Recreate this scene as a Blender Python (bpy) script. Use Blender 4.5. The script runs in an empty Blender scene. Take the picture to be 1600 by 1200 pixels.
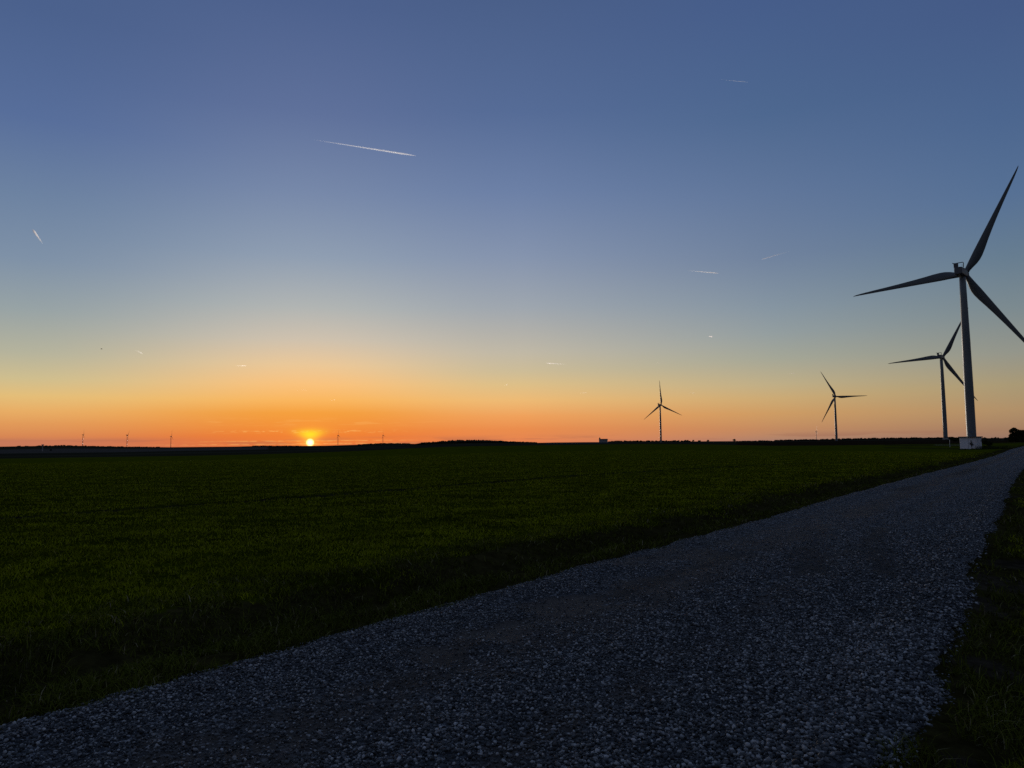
import bpy, math, random
import numpy as np
from mathutils import Vector, Matrix
rng = np.random.default_rng(7)
random.seed(7)
R = math.radians
scene = bpy.context.scene
col = scene.collection

# ------------------------------------------------------------------ camera
EYE = 1.6
F_PX = 1180.0            # focal length in pixels of the 1600 px wide photograph
ROLL = 0.010
TILT = math.atan(93 / F_PX)
Fv = np.array([0, math.cos(TILT), math.sin(TILT)])
R0 = np.array([1.0, 0, 0]); U0 = np.cross(R0, Fv)
Rv = math.cos(ROLL) * R0 - math.sin(ROLL) * U0
Uv = math.sin(ROLL) * R0 + math.cos(ROLL) * U0
cam_d = bpy.data.cameras.new("camera")
cam = bpy.data.objects.new("camera", cam_d); col.objects.link(cam)
cam_d.sensor_width = 36.0
cam_d.lens = 36.0 * F_PX / 1600
cam_d.clip_start = 0.05
cam_d.clip_end = 300000
M = Matrix(((Rv[0], Uv[0], -Fv[0], 0), (Rv[1], Uv[1], -Fv[1], 0), (Rv[2], Uv[2], -Fv[2], EYE), (0, 0, 0, 1)))
cam.matrix_world = M
scene.camera = cam

def ray(px, py):
    d = Rv * (px - 800) + Uv * (600 - py) + Fv * F_PX
    return d / np.linalg.norm(d)
def ground(px, py, z=0.0):                 # point on the plane z seen at a pixel
    d = ray(px, py); k = (z - EYE) / d[2]
    return d[:2] * k
def at(px, py, depth):                     # point at a given depth (world y) on that line of sight
    d = ray(px, py); k = depth / d[1]
    return np.array([d[0] * k, d[1] * k, EYE + d[2] * k])
def y_eye(px):                             # eye level line, in photo pixels
    lo, hi = 500., 900.
    for _ in range(40):
        m = (lo + hi) / 2
        if ray(px, m)[2] > 0: lo = m
        else: hi = m
    return lo
def project(p):
    v = np.asarray(p, float) - np.array([0, 0, EYE])
    return 800 + F_PX * v.dot(Rv) / v.dot(Fv), 600 - F_PX * v.dot(Uv) / v.dot(Fv)

# ------------------------------------------------------------------ sky and sun
SUN_DIR = ray(484.5, 691.5)
SUN_AZ = math.atan2(SUN_DIR[0], SUN_DIR[1])
SUN_EL = R(0.02)
scene.view_settings.view_transform = 'Standard'
scene.view_settings.look = 'None'
scene.view_settings.exposure = 0
scene.view_settings.gamma = 1
scene.cycles.use_denoising = False
scene.cycles.max_bounces = 10
scene.cycles.volume_bounces = 8
scene.cycles.sample_clamp_indirect = 4

def lin(c):
    return tuple(((v / 255) / 12.92 if v / 255 <= 0.04045 else ((v / 255 + 0.055) / 1.055) ** 2.4) for v in c)

world = bpy.data.worlds.new("World"); scene.world = world
world.use_nodes = True
wt = world.node_tree
wt.nodes.clear()
def N(t, kind, **kw):
    n = t.nodes.new(kind)
    for k, v in kw.items():
        if k == 'inp':
            for i, x in v.items():
                n.inputs[i].default_value = x
        else:
            setattr(n, k, v)
    return n
def math_n(t, op, a, b=None, c=None, clamp=False):
    n = t.nodes.new('ShaderNodeMath'); n.operation = op; n.use_clamp = clamp
    for i, x in enumerate((a, b, c)):
        if x is None: continue
        if isinstance(x, (int, float)): n.inputs[i].default_value = x
        else: t.links.new(x, n.inputs[i])
    return n.outputs[0]
def mixc(t, f, a, b, mode='MIX'):
    n = t.nodes.new('ShaderNodeMix'); n.data_type = 'RGBA'; n.blend_type = mode
    for i, x in ((0, f), (6, a), (7, b)):
        if isinstance(x, (int, float)): n.inputs[i].default_value = x
        elif isinstance(x, tuple): n.inputs[i].default_value = (*x, 1) if len(x) == 3 else x
        else: t.links.new(x, n.inputs[i])
    return n.outputs[2]
def ramp(t, fac, stops, mode='LINEAR'):
    n = t.nodes.new('ShaderNodeValToRGB'); cr = n.color_ramp; cr.interpolation = mode
    while len(cr.elements) > 1: cr.elements.remove(cr.elements[-1])
    cr.elements[0].position = stops[0][0]; cr.elements[0].color = (*stops[0][1], 1)
    for p, c in stops[1:]:
        e = cr.elements.new(p); e.color = (*c, 1)
    t.links.new(fac, n.inputs[0])
    return n.outputs[0]

# colours of the twilight sky by elevation, for five bearings away from the sun
SKY = [
 (484, [(0,(78,99,144)),(175,(96,115,158)),(300,(120,139,173)),(400,(144,161,182)),(480,(177,184,184)),(530,(206,197,180)),(570,(235,204,158)),(600,(250,198,130)),(625,(250,185,98)),(645,(243,158,60)),(680,(240,122,45)),(695,(234,114,58))]),
 (815, [(0,(75,97,140)),(175,(87,110,154)),(300,(110,131,170)),(400,(135,151,178)),(480,(161,170,179)),(550,(195,188,170)),(580,(208,192,155)),(600,(224,195,140)),(625,(241,190,120)),(650,(243,164,94)),(670,(238,144,80)),(692,(232,130,84))]),
 (1215,[(0,(71,95,141)),(175,(79,106,147)),(300,(98,121,158)),(400,(114,133,161)),(480,(136,152,165)),(520,(150,161,163)),(560,(168,170,154)),(600,(195,178,138)),(622,(208,174,120)),(645,(210,160,103)),(670,(198,142,100)),(688,(172,130,112))]),
 (1585,[(0,(70,93,138)),(175,(77,104,146)),(300,(88,115,152)),(400,(105,128,148)),(480,(126,141,147)),(550,(151,153,142)),(600,(173,157,121)),(640,(181,148,108)),(670,(166,129,101)),(685,(152,118,103))]),
]
SKY_LEFT = (15, [(0,(76,99,144)),(175,(88,112,158)),(300,(110,133,165)),(400,(128,148,171)),(480,(153,166,169)),(550,(184,183,160)),(590,(210,194,146)),(618,(232,194,124)),(642,(236,177,104)),(662,(229,157,92)),(682,(219,137,86)),(690,(202,124,92))])
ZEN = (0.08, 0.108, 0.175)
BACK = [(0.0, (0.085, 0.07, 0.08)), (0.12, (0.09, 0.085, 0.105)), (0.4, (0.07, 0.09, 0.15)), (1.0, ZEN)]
tc = wt.nodes.new('ShaderNodeTexCoord')
vec = wt.nodes.new('ShaderNodeVectorMath'); vec.operation = 'NORMALIZE'
wt.links.new(tc.outputs['Generated'], vec.inputs[0])
sep = wt.nodes.new('ShaderNodeSeparateXYZ'); wt.links.new(vec.outputs[0], sep.inputs[0])
el = math_n(wt, 'MULTIPLY', math_n(wt, 'ARCSINE', sep.outputs[2]), 180 / math.pi)      # degrees
t_el = math_n(wt, 'POWER', math_n(wt, 'DIVIDE', math_n(wt, 'MAXIMUM', el, 0.0), 90.0), 0.5, clamp=True)
az = math_n(wt, 'ARCTAN2', sep.outputs[0], sep.outputs[1])
daz = math_n(wt, 'SUBTRACT', az, SUN_AZ)
daz = math_n(wt, 'WRAP', daz, math.pi, -math.pi)
left = math_n(wt, 'LESS_THAN', daz, 0.0)
daz = math_n(wt, 'ABSOLUTE', daz)
daz = math_n(wt, 'MULTIPLY', daz, 180 / math.pi)
def sky_ramp(px, st):
    stops = []
    for py, c in st:
        d = ray(px, py); e = max(0.0, math.degrees(math.asin(d[2])))
        stops.append(((e / 90) ** 0.5, lin(c)))
    stops.sort(key=lambda s: s[0])
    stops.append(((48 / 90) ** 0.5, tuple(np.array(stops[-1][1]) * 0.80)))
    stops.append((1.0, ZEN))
    d = ray(px, 650)
    return abs(math.degrees(math.atan2(d[0], d[1]) - SUN_AZ)), ramp(wt, t_el, stops, 'LINEAR')
def by_bearing(rs):
    out = rs[0][1]
    for (a0, _), (a1, c) in zip(rs[:-1], rs[1:]):
        mr = wt.nodes.new('ShaderNodeMapRange'); mr.clamp = True
        mr.inputs[1].default_value = a0; mr.inputs[2].default_value = a1
        if a0 < 1: mr.interpolation_type = 'SMOOTHSTEP'
        wt.links.new(daz, mr.inputs[0]); out = mixc(wt, mr.outputs[0], out, c)
    return out
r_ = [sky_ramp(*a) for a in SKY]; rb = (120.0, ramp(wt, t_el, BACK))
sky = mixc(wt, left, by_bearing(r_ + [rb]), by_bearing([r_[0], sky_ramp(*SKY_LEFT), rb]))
# Nishita sky as a small share of the light
nish = wt.nodes.new('ShaderNodeTexSky'); nish.sky_type = 'NISHITA'; nish.sun_disc = False
nish.sun_elevation = R(0.6); nish.sun_rotation = SUN_AZ; nish.air_density = 1.0; nish.dust_density = 1.5
nm = wt.nodes.new('ShaderNodeVectorMath'); nm.operation = 'SCALE'; nm.inputs[3].default_value = 0.06
wt.links.new(nish.outputs[0], nm.inputs[0])
sky = mixc(wt, 0.06, sky, nm.outputs[0])
# thin cloud streaks low over the horizon, lit near the sun
mp = wt.nodes.new('ShaderNodeCombineXYZ')
wt.links.new(math_n(wt, 'MULTIPLY', az, 22.0), mp.inputs[0])
wt.links.new(math_n(wt, 'MULTIPLY', el, 5.2), mp.inputs[1])
nz = N(wt, 'ShaderNodeTexNoise', inp={'Scale': 1.0, 'Detail': 5.0, 'Roughness': 0.6})
wt.links.new(mp.outputs[0], nz.inputs[0])
def mrange(t, v, a, b, c=0.0, d=1.0, smooth=True):
    n = t.nodes.new('ShaderNodeMapRange'); n.clamp = True
    if smooth: n.interpolation_type = 'SMOOTHSTEP'
    for i, x in ((1, a), (2, b), (3, c), (4, d)): n.inputs[i].default_value = x
    if isinstance(v, (int, float)): n.inputs[0].default_value = v
    else: t.links.new(v, n.inputs[0])
    return n.outputs[0]
def row_el(px, py): return math.degrees(math.asin(ray(px, py)[2]))
mp3 = wt.nodes.new('ShaderNodeCombineXYZ')
wt.links.new(math_n(wt, 'MULTIPLY', az, 95.0), mp3.inputs[0]); wt.links.new(math_n(wt, 'MULTIPLY', el, 9.0), mp3.inputs[1])
nz3 = N(wt, 'ShaderNodeTexNoise', inp={'Scale': 1.0, 'Detail': 4.0, 'Roughness': 0.6}); wt.links.new(mp3.outputs[0], nz3.inputs[0])
for e0, wd, a1_, a0_, st_, lo_ in ((row_el(484, 674.3), .10, 9, 1.5, .65, .5), (row_el(484, 689), .045, 10, 2.5, .5, .42), (row_el(484, 693.5), .05, 14, 3, .45, .42), (row_el(484, 660), .25, 12, 5, .22, .5)):
    g_ = math_n(wt, 'DIVIDE', math_n(wt, 'SUBTRACT', el, e0), wd)
    g_ = math_n(wt, 'EXPONENT', math_n(wt, 'MULTIPLY', math_n(wt, 'MULTIPLY', g_, g_), -1.0))
    nn_ = nz3 if wd < .2 else nz
    k_ = math_n(wt, 'MULTIPLY', math_n(wt, 'MULTIPLY', g_, mrange(wt, daz, a1_, a0_)), mrange(wt, nn_.outputs[0], lo_, lo_ + .12))
    sky = mixc(wt, math_n(wt, 'MULTIPLY', k_, st_), sky, lin((255, 190, 105)))
# darker mauve bank lying on the horizon
mp2 = wt.nodes.new('ShaderNodeCombineXYZ')
wt.links.new(math_n(wt, 'MULTIPLY', az, 9.0), mp2.inputs[0])
wt.links.new(math_n(wt, 'MULTIPLY', el, 2.6), mp2.inputs[1]); mp2.inputs[2].default_value = 4.2
nz2 = N(wt, 'ShaderNodeTexNoise', inp={'Scale': 1.0, 'Detail': 4.0, 'Roughness': 0.55})
wt.links.new(mp2.outputs[0], nz2.inputs[0])
bank = math_n(wt, 'MULTIPLY', mrange(wt, nz2.outputs[0], 0.48, 0.6), mrange(wt, el, 0.75, 0.3))
sky = mixc(wt, math_n(wt, 'MULTIPLY', bank, 0.33), sky, lin((150, 95, 80)))
colm = math_n(wt, 'DIVIDE', daz, 5.0); cole = math_n(wt, 'DIVIDE', el, 6.5)
colg = math_n(wt, 'EXPONENT', math_n(wt, 'MULTIPLY', math_n(wt, 'ADD', math_n(wt, 'MULTIPLY', colm, colm), math_n(wt, 'MULTIPLY', cole, cole)), -1.0))
sky = mixc(wt, math_n(wt, 'MULTIPLY', colg, 0.13), sky, lin((255, 180, 90)))
# sun disc and the glow of the air round it
sd = Vector(SUN_DIR)
dt = wt.nodes.new('ShaderNodeVectorMath'); dt.operation = 'DISTANCE'
wt.links.new(vec.outputs[0], dt.inputs[0]); dt.inputs[1].default_value = sd
ang = math_n(wt, 'MULTIPLY', dt.outputs['Value'], 180 / math.pi)
delv = math_n(wt, 'SUBTRACT', el, math.degrees(math.asin(SUN_DIR[2])))
q = math_n(wt, 'DIVIDE', math_n(wt, 'SUBTRACT', delv, 0.62), 0.33)
w_ = math_n(wt, 'ADD', 0.30, math_n(wt, 'MULTIPLY', math_n(wt, 'MAXIMUM', delv, 0.0), 0.8))
p_ = math_n(wt, 'DIVIDE', daz, w_)
fan = math_n(wt, 'EXPONENT', math_n(wt, 'MULTIPLY', math_n(wt, 'ADD', math_n(wt, 'MULTIPLY', p_, p_), math_n(wt, 'MULTIPLY', q, q)), -1.0))
sky = mixc(wt, math_n(wt, 'MULTIPLY', fan, 0.85), sky, lin((252, 222, 38)))
g1 = math_n(wt, 'EXPONENT', math_n(wt, 'MULTIPLY', ang, -2.4))
gl = wt.nodes.new('ShaderNodeVectorMath'); gl.operation = 'SCALE'; gl.inputs[0].default_value = (0.7, 0.36, 0.02)
wt.links.new(g1, gl.inputs[3])
sky = mixc(wt, 1.0, sky, gl.outputs[0], 'ADD')
disc = mrange(wt, ang, 0.34, 0.10)
sky = mixc(wt, disc, sky, (3.0, 2.3, 0.9))
bg = wt.nodes.new('ShaderNodeBackground'); bg.inputs[1].default_value = 1.0
wt.links.new(sky, bg.inputs[0])
wo = wt.nodes.new('ShaderNodeOutputWorld'); wt.links.new(bg.outputs[0], wo.inputs[0])

sl = bpy.data.lights.new("sun", 'SUN'); sl.energy = 2.0; sl.angle = R(0.5); sl.color = (1, 0.88, 0.74)
so = bpy.data.objects.new("sun", sl); col.objects.link(so)
sdir = Vector((math.sin(SUN_AZ) * math.cos(SUN_EL), math.cos(SUN_AZ) * math.cos(SUN_EL), math.sin(SUN_EL)))
so.rotation_euler = sdir.to_track_quat('Z', 'Y').to_euler()

# ------------------------------------------------------------------ helpers
def tag(o, label=None, cat=None, group=None, kind=None):
    if label: o['label'] = label
    if cat: o['category'] = cat
    if group: o['group'] = group
    if kind: o['kind'] = kind
    return o
def empty(name, loc, rz=0.0):
    o = bpy.data.objects.new(name, None); col.objects.link(o)
    o.location = Vector(loc); o.rotation_euler = (0, 0, rz); o.empty_display_size = 0.5
    return o
def np_mesh(name, verts, faces_list, mat, parent=None, smooth=False):
    """verts (n,3); faces_list: list of int arrays (m,k)"""
    me = bpy.data.meshes.new(name)
    verts = np.asarray(verts, np.float32)
    me.vertices.add(len(verts)); me.vertices.foreach_set('co', verts.ravel())
    tot = sum(f.size for f in faces_list); nf = sum(len(f) for f in faces_list)
    me.loops.add(tot); me.loops.foreach_set('vertex_index', np.concatenate([f.ravel() for f in faces_list]).astype(np.int32))
    sizes = np.concatenate([np.full(len(f), f.shape[1]) for f in faces_list])
    starts = np.concatenate([[0], np.cumsum(sizes)[:-1]]).astype(np.int32)
    me.polygons.add(nf); me.polygons.foreach_set('loop_start', starts)
    if smooth: me.polygons.foreach_set('use_smooth', np.ones(nf, bool))
    me.update(calc_edges=True); me.validate()
    if mat: me.materials.append(mat)
    o = bpy.data.objects.new(name, me); col.objects.link(o)
    if parent: o.parent = parent
    return o
class MB:
    def __init__(s): s.v = []; s.f = []
    def add(s, v, f):
        b = len(s.v); s.v += [tuple(map(float, p)) for p in v]; s.f += [tuple(i + b for i in q) for q in f]
        return s
    def box(s, c, d, rz=0.0, bev=0.0):
        cx, cy, cz = c; hx, hy, hz = d[0] / 2, d[1] / 2, d[2] / 2
        b = min(bev, hx * .9, hy * .9)
        if b > 0:
            pr = [(-hx + b, -hy), (hx - b, -hy), (hx, -hy + b), (hx, hy - b), (hx - b, hy), (-hx + b, hy), (-hx, hy - b), (-hx, -hy + b)]
        else:
            pr = [(-hx, -hy), (hx, -hy), (hx, hy), (-hx, hy)]
        n = len(pr); cs, sn = math.cos(rz), math.sin(rz)
        v = [(cx + x * cs - y * sn, cy + x * sn + y * cs, cz + z) for z in (-hz, hz) for x, y in pr]
        f = [tuple(range(n))[::-1], tuple(range(n, 2 * n))] + [(i, (i + 1) % n, n + (i + 1) % n, n + i) for i in range(n)]
        return s.add(v, f)
    def tube(s, pts, rad, n=8, caps=True):
        pts = [Vector(p) for p in pts]; rings = []
        for i, p in enumerate(pts):
            d = (pts[min(i + 1, len(pts) - 1)] - pts[max(i - 1, 0)]).normalized()
            a = d.cross(Vector((0, 0, 1)) if abs(d.z) < .9 else Vector((1, 0, 0))).normalized(); b = d.cross(a)
            r = rad[i] if isinstance(rad, (list, tuple, np.ndarray)) else rad
            rings.append([p + (a * math.cos(2 * math.pi * k / n) + b * math.sin(2 * math.pi * k / n)) * r for k in range(n)])
        v = [q for g in rings for q in g]; f = []
        for i in range(len(pts) - 1):
            for k in range(n):
                f.append((i * n + k, i * n + (k + 1) % n, (i + 1) * n + (k + 1) % n, (i + 1) * n + k))
        if caps: f += [tuple(range(n))[::-1], tuple(range((len(pts) - 1) * n, len(pts) * n))]
        return s.add(v, f)
    def build(s, name, mat, parent=None, smooth=False):
        me = bpy.data.meshes.new(name); me.from_pydata(s.v, [], s.f); me.validate()
        if mat: me.materials.append(mat)
        if smooth: me.polygons.foreach_set('use_smooth', [True] * len(me.polygons))
        o = bpy.data.objects.new(name, me); col.objects.link(o)
        if parent: o.parent = parent
        return o
def copy_tree(o, parent=None):
    c = o.copy(); col.objects.link(c)
    if parent: c.parent = parent
    for ch in list(o.children): copy_tree(ch, c)
    return c

def new_mat(name, color, rough=0.8, spec=0.3):
    m = bpy.data.materials.new(name); m.use_nodes = True
    b = m.node_tree.nodes['Principled BSDF']
    b.inputs['Base Color'].default_value = (*color, 1)
    b.inputs['Roughness'].default_value = rough
    if spec == 0: b.inputs['IOR'].default_value = 1.0
    b.inputs['Specular IOR Level'].default_value = spec
    return m, m.node_tree, b
def coord(t, scale=1.0, kind='Object'):
    c = t.nodes.new('ShaderNodeTexCoord'); mpn = t.nodes.new('ShaderNodeMapping')
    mpn.inputs['Scale'].default_value = (scale,) * 3 if isinstance(scale, (int, float)) else scale
    t.links.new(c.outputs[kind], mpn.inputs[0]); return mpn.outputs[0]
def noise(t, v, scale, detail=4, rough=0.6):
    n = N(t, 'ShaderNodeTexNoise', inp={'Scale': scale, 'Detail': detail, 'Roughness': rough})
    t.links.new(v, n.inputs[0]); return n.outputs[0]
def bump(t, b, h, strength, dist):
    n = N(t, 'ShaderNodeBump', inp={'Strength': strength, 'Distance': dist})
    t.links.new(h, n.inputs['Height']); t.links.new(n.outputs[0], b.inputs['Normal'])

# value noise on arrays
def hash2(ix, iy, s):
    h = (ix * 374761393 + iy * 668265263 + s * 1442695041) & 0xffffffff
    h = ((h ^ (h >> 13)) * 1274126177) & 0xffffffff
    return ((h ^ (h >> 16)) & 0xffff) / 65535.0
def vnoise(x, y, s=0):
    x = np.asarray(x, float); y = np.asarray(y, float)
    ix = np.floor(x).astype(np.int64); iy = np.floor(y).astype(np.int64)
    fx = x - ix; fy = y - iy; fx = fx * fx * (3 - 2 * fx); fy = fy * fy * (3 - 2 * fy)
    a = hash2(ix, iy, s); b = hash2(ix + 1, iy, s); c = hash2(ix, iy + 1, s); d = hash2(ix + 1, iy + 1, s)
    return (a * (1 - fx) + b * fx) * (1 - fy) + (c * (1 - fx) + d * fx) * fy
def fbm(x, y, s=0, o=4):
    r = 0; a = 0.5; t = 0
    for i in range(o):
        r = r + a * vnoise(x * 2 ** i, y * 2 ** i, s + i * 17); t += a; a *= 0.55
    return r / t

# ------------------------------------------------------------------ the lie of the land
# road edges (left, right) as x over y, straight for 200 m and then bending to the right
YR = np.array([-60, 0, 5, 10, 16, 20, 25, 36, 46.5, 70, 95, 121, 150, 180, 230, 270, 310, 340, 360.])
XL = np.array([-48.6, -6.16, -2.62, 0.89, 5.34, 8.10, 11.65, 19.6, 27.4, 44.2, 61.5, 79.2, 100.0, 121.8, 158.5, 191, 232, 275, 320.])
XR = np.array([-41.1, -0.65, 2.74, 6.08, 10.24, 12.97, 16.35, 24.1, 31.5, 48.6, 66.2, 84.6, 106, 128, 165, 198, 240, 284, 330.])
def road_lr(y):
    return np.interp(y, YR, XL), np.interp(y, YR, XR)
def edge_wob(y, s):
    return ((fbm(y * 1.1, y * 0 + 3.3, s, 4) - 0.5) * 1.5 + (vnoise(y * 7, y * 0, s + 5) - .5) * 0.22) / (1 + np.abs(y) / 60)
def road_u(x, y):
    """-1 at the left edge .. +1 at the right edge"""
    l, r = road_lr(y); return (x - l) / (r - l) * 2 - 1

# height of the land: for each bearing (photo column) the height of what is seen at each distance, in pixels
# above the flat-ground line, so hills keep their real size at their real distance
CX = np.array([-500, 0, 100, 200, 300, 400, 480, 560, 600, 640, 700, 760, 800, 900, 1000, 1100, 1200, 1300, 1400, 1500, 1600, 2200.])
YE = np.array([y_eye(x) for x in CX])
def K(v): return np.array(v, float)
KN = {  # distance: photo row of the land's surface there
 150: YE + 12.6 + K([6,6,5.5,5,4.5,3.5,2.5,1.5,1,.5,0,-1.5,-2,-3,-3.5,-3,-1.5,-.5,1.0,3.6,1.2,0]),
 260: K([723,716.5,715,713.5,712,710,707.5,704.5,702.8,700.5,698,696.8,696.3,695,693.7,694.5,696.8,696.3,694.8,693.3,691.5,691]),
 500: YE + K([18,17,16,15,14,12.5,11,9,7.5,6,4.6,3.6,3,2.2,1.6,2.4,4.2,4.6,4.4,3.6,3.6,4]),
 1300: YE + K([13,12,12,11,10,9,8,6,5,4,2.8,2.2,1.8,1.1,.8,.9,1.6,1.0,0.6,0.6,1,2]),
 3000: YE + K([8,7,7,7,6,6,5.5,4.5,3,1.0,-1.5,-1.6,-.8,-1.0,-0.6,-.4,.0,-.6,-1.4,-1.2,-.6,0]),
 6000: K([698,697.8,696.1,698.2,699.2,697,697.2,694.8,692.8,693.4,694,694,694,693,692.5,692,690.5,690,690,689,689,686]),
 11000: YE + 1.5, 90000: YE + 0.4}
RK = np.array(sorted(KN)); LK = np.log(RK)
EK = np.array([YE - 0 * YE + 0 for _ in RK])
for i, r_ in enumerate(RK): EK[i] = KN[r_] - YE       # pixels below eye level
AZC = np.array([math.atan((x - 800) / F_PX) for x in CX])
def land(x, y, detail=True):
    x = np.asarray(x, float); y = np.asarray(y, float)
    rho = np.hypot(x, y) + 1e-6; a = np.clip(np.arctan2(x, y), AZC[0], AZC[-1])
    dep = rho * np.cos(a); lr = np.log(np.maximum(dep, 1e-3))
    tab = np.array([np.interp(a.ravel(), AZC, EK[i]) for i in range(len(RK))])   # (k, n)
    lrr = np.clip(lr.ravel(), LK[0], LK[-1])
    k = np.clip(np.searchsorted(LK, lrr) - 1, 0, len(LK) - 2)
    t = (lrr - LK[k]) / (LK[k + 1] - LK[k]); n = np.arange(len(lrr))
    e = (tab[k, n] * (1 - t) + tab[k + 1, n] * t).reshape(x.shape)
    z_far = EYE - e * dep / F_PX
    z150 = EYE - (tab[0].reshape(x.shape)) * 150 / F_PX
    w = np.clip((dep - 45) / 105, 0, 1); w = w * w * (3 - 2 * w)
    z = np.where(dep < 150, z150 * w, z_far)
    if detail:
        z = z + (fbm(x / 90, y / 90, 51, 3) - .5) * 1.2 * np.clip((dep - 300) / 2500, 0, 1)
        # field edge: shallow drop beside the track, lumpy turf
        near = np.clip(1 - dep / 140, 0, 1)
        l, r = road_lr(y)
        dl = (l - x) * 0.82; dr = (x - r) * 0.82
        sh = lambda v, c, wd: np.exp(-((v - c) / wd) ** 2)
        z = z - 0.13 * near * sh(dl, 0.75 + 0.25 * vnoise(y * .5, y * 0, 9), 0.38) + 0.07 * near * sh(dl, 1.7, 0.45)
        z = z - 0.05 * near * sh(dr, 0.6, 0.35)
        off = np.clip(np.maximum(dl, dr) / 0.5, 0, 1)
        z = z + near * off * ((fbm(x * 1.1, y * 1.1, 3, 4) - .5) * 0.10 + (fbm(x * 4.5, y * 4.5, 8, 3) - .5) * 0.045)
        # tractor wheel line across the crop
        tx = np.interp(x, TRX, TRY)
        z = z - 0.13 * np.exp(-((y - tx) / 0.40) ** 2) * (x < l - 2)
    return z
tr = [ground(p, q) for p, q in ((-500, 833), (0, 810), (200, 796), (500, 775), (870, 745), (1120, 730), (1250, 724))]
TRX = np.array([p[0] for p in tr]); TRY = np.array([p[1] for p in tr])
def lz(x, y, detail=False): return float(land(np.array([x]), np.array([y]), detail)[0])

# ------------------------------------------------------------------ materials
# field / terrain
m_ground, t, b = new_mat("ground_cover", (0.05, 0.06, 0.01), 1.0, 0.0)
v = coord(t)
at_ = t.nodes.new('ShaderNodeVertexColor'); at_.layer_name = 'cover'
n1 = noise(t, v, 0.35, 5); n2 = noise(t, v, 6.0, 6, 0.7)
fac = mrange(t, n1, 0.3, 0.7, 0.7, 1.25)
fac2 = mrange(t, n2, 0.3, 0.7, 0.55, 1.4)
s1 = t.nodes.new('ShaderNodeVectorMath'); s1.operation = 'SCALE'
t.links.new(at_.outputs[0], s1.inputs[0]); t.links.new(math_n(t, 'MULTIPLY', fac, fac2), s1.inputs[3])
t.links.new(s1.outputs[0], b.inputs['Base Color'])
bump(t, b, n2, 0.8, 0.05)
# gravel bed
m_road, t, b = new_mat("gravel_bed", (0.1, 0.1, 0.1), 0.9, 0.2)
v = coord(t)
vo = N(t, 'ShaderNodeTexVoronoi', inp={'Scale': 34.0, 'Randomness': 1.0}); t.links.new(v, vo.inputs['Vector'])
vo2 = N(t, 'ShaderNodeTexVoronoi', inp={'Scale': 90.0}); t.links.new(v, vo2.inputs['Vector'])
sc = t.nodes.new('ShaderNodeSeparateColor'); t.links.new(vo.outputs['Color'], sc.inputs[0])
c1 = ramp(t, sc.outputs[0], [(0, (0.025, 0.026, 0.027)), (.6, (0.08, 0.084, 0.088)), (.9, (0.15, 0.156, 0.16)), (1, (0.40, 0.40, 0.40))])
wear = t.nodes.new('ShaderNodeVertexColor'); wear.layer_name = 'cover'
ws = t.nodes.new('ShaderNodeSeparateColor'); t.links.new(wear.outputs[0], ws.inputs[0])
nn = noise(t, v, 3.0, 6, 0.65); nf = noise(t, v, 60.0, 3, 0.7)
earth = ramp(t, nf, [(0.25, (0.05, 0.042, 0.034)), (0.8, (0.112, 0.092, 0.074))])
wf = math_n(t, 'ADD', ws.outputs[0], math_n(t, 'MULTIPLY', math_n(t, 'SUBTRACT', nn, 0.5), 1.4), clamp=True)
cr = mixc(t, mrange(t, wf, 0.3, 0.7), c1, earth)
cr = mixc(t, math_n(t, 'MULTIPLY', ws.outputs[1], 0.8), cr, (0.016, 0.014, 0.012))
t.links.new(cr, b.inputs['Base Color'])
hh = math_n(t, 'ADD', math_n(t, 'MULTIPLY', vo.outputs['Distance'], -1.0), math_n(t, 'MULTIPLY', vo2.outputs['Distance'], -0.35))
hh = math_n(t, 'MULTIPLY', hh, mrange(t, wf, 0.3, 0.8, 1.0, 0.45))
bump(t, b, hh, 1.0, 0.025)
# stones
m_stone, t, b = new_mat("crushed_stone", (0.2, 0.2, 0.2), 0.75, 0.35)
gi = t.nodes.new('ShaderNodeNewGeometry')
cs_ = ramp(t, gi.outputs['Random Per Island'], [(0, (0.02, 0.021, 0.021)), (.35, (0.06, 0.063, 0.064)), (.7, (0.125, 0.13, 0.132)), (.88, (0.31, 0.315, 0.31)), (1, (0.46, 0.46, 0.45))])
v = coord(t); ns = noise(t, v, 120, 3)
cc = mixc(t, 0.4, cs_, mixc(t, ns, (0.05, 0.05, 0.06), (0.25, 0.26, 0.28)))
t.links.new(cs_, b.inputs['Base Color'])
# grasses
def blade_mat(name, stops, rough=0.7):
    m, t, b = new_mat(name, (0.05, 0.07, 0.01), rough, 0.0)
    g = t.nodes.new('ShaderNodeNewGeometry')
    c = ramp(t, g.outputs['Random Per Island'], stops)
    v = coord(t); n = noise(t, v, 0.5, 3)
    sv = t.nodes.new('ShaderNodeVectorMath'); sv.operation = 'SCALE'
    t.links.new(c, sv.inputs[0]); t.links.new(mrange(t, n, 0.3, 0.7, 0.7, 1.3), sv.inputs[3])
    t.links.new(sv.outputs[0], b.inputs['Base Color'])
    return m
m_crop = blade_mat("young_cereal", [(0, (0.165, 0.18, 0.004)), (.6, (0.20, 0.225, 0.005)), (.95, (0.24, 0.26, 0.008)), (1, (0.34, 0.30, 0.07))])
m_verge = blade_mat("verge_grass", [(0, (0.04, 0.047, 0.006)), (.6, (0.08, 0.09, 0.010)), (.93, (0.11, 0.115, 0.018)), (1, (0.24, 0.20, 0.12))])
m_leaf = blade_mat("dark_leaves", [(0, (0.015, 0.02, 0.006)), (1, (0.035, 0.042, 0.014))])
m_bark, t, b = new_mat("bark", (0.06, 0.045, 0.03), 0.9); v = coord(t); bump(t, b, noise(t, v, 12), .6, .03)
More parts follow.
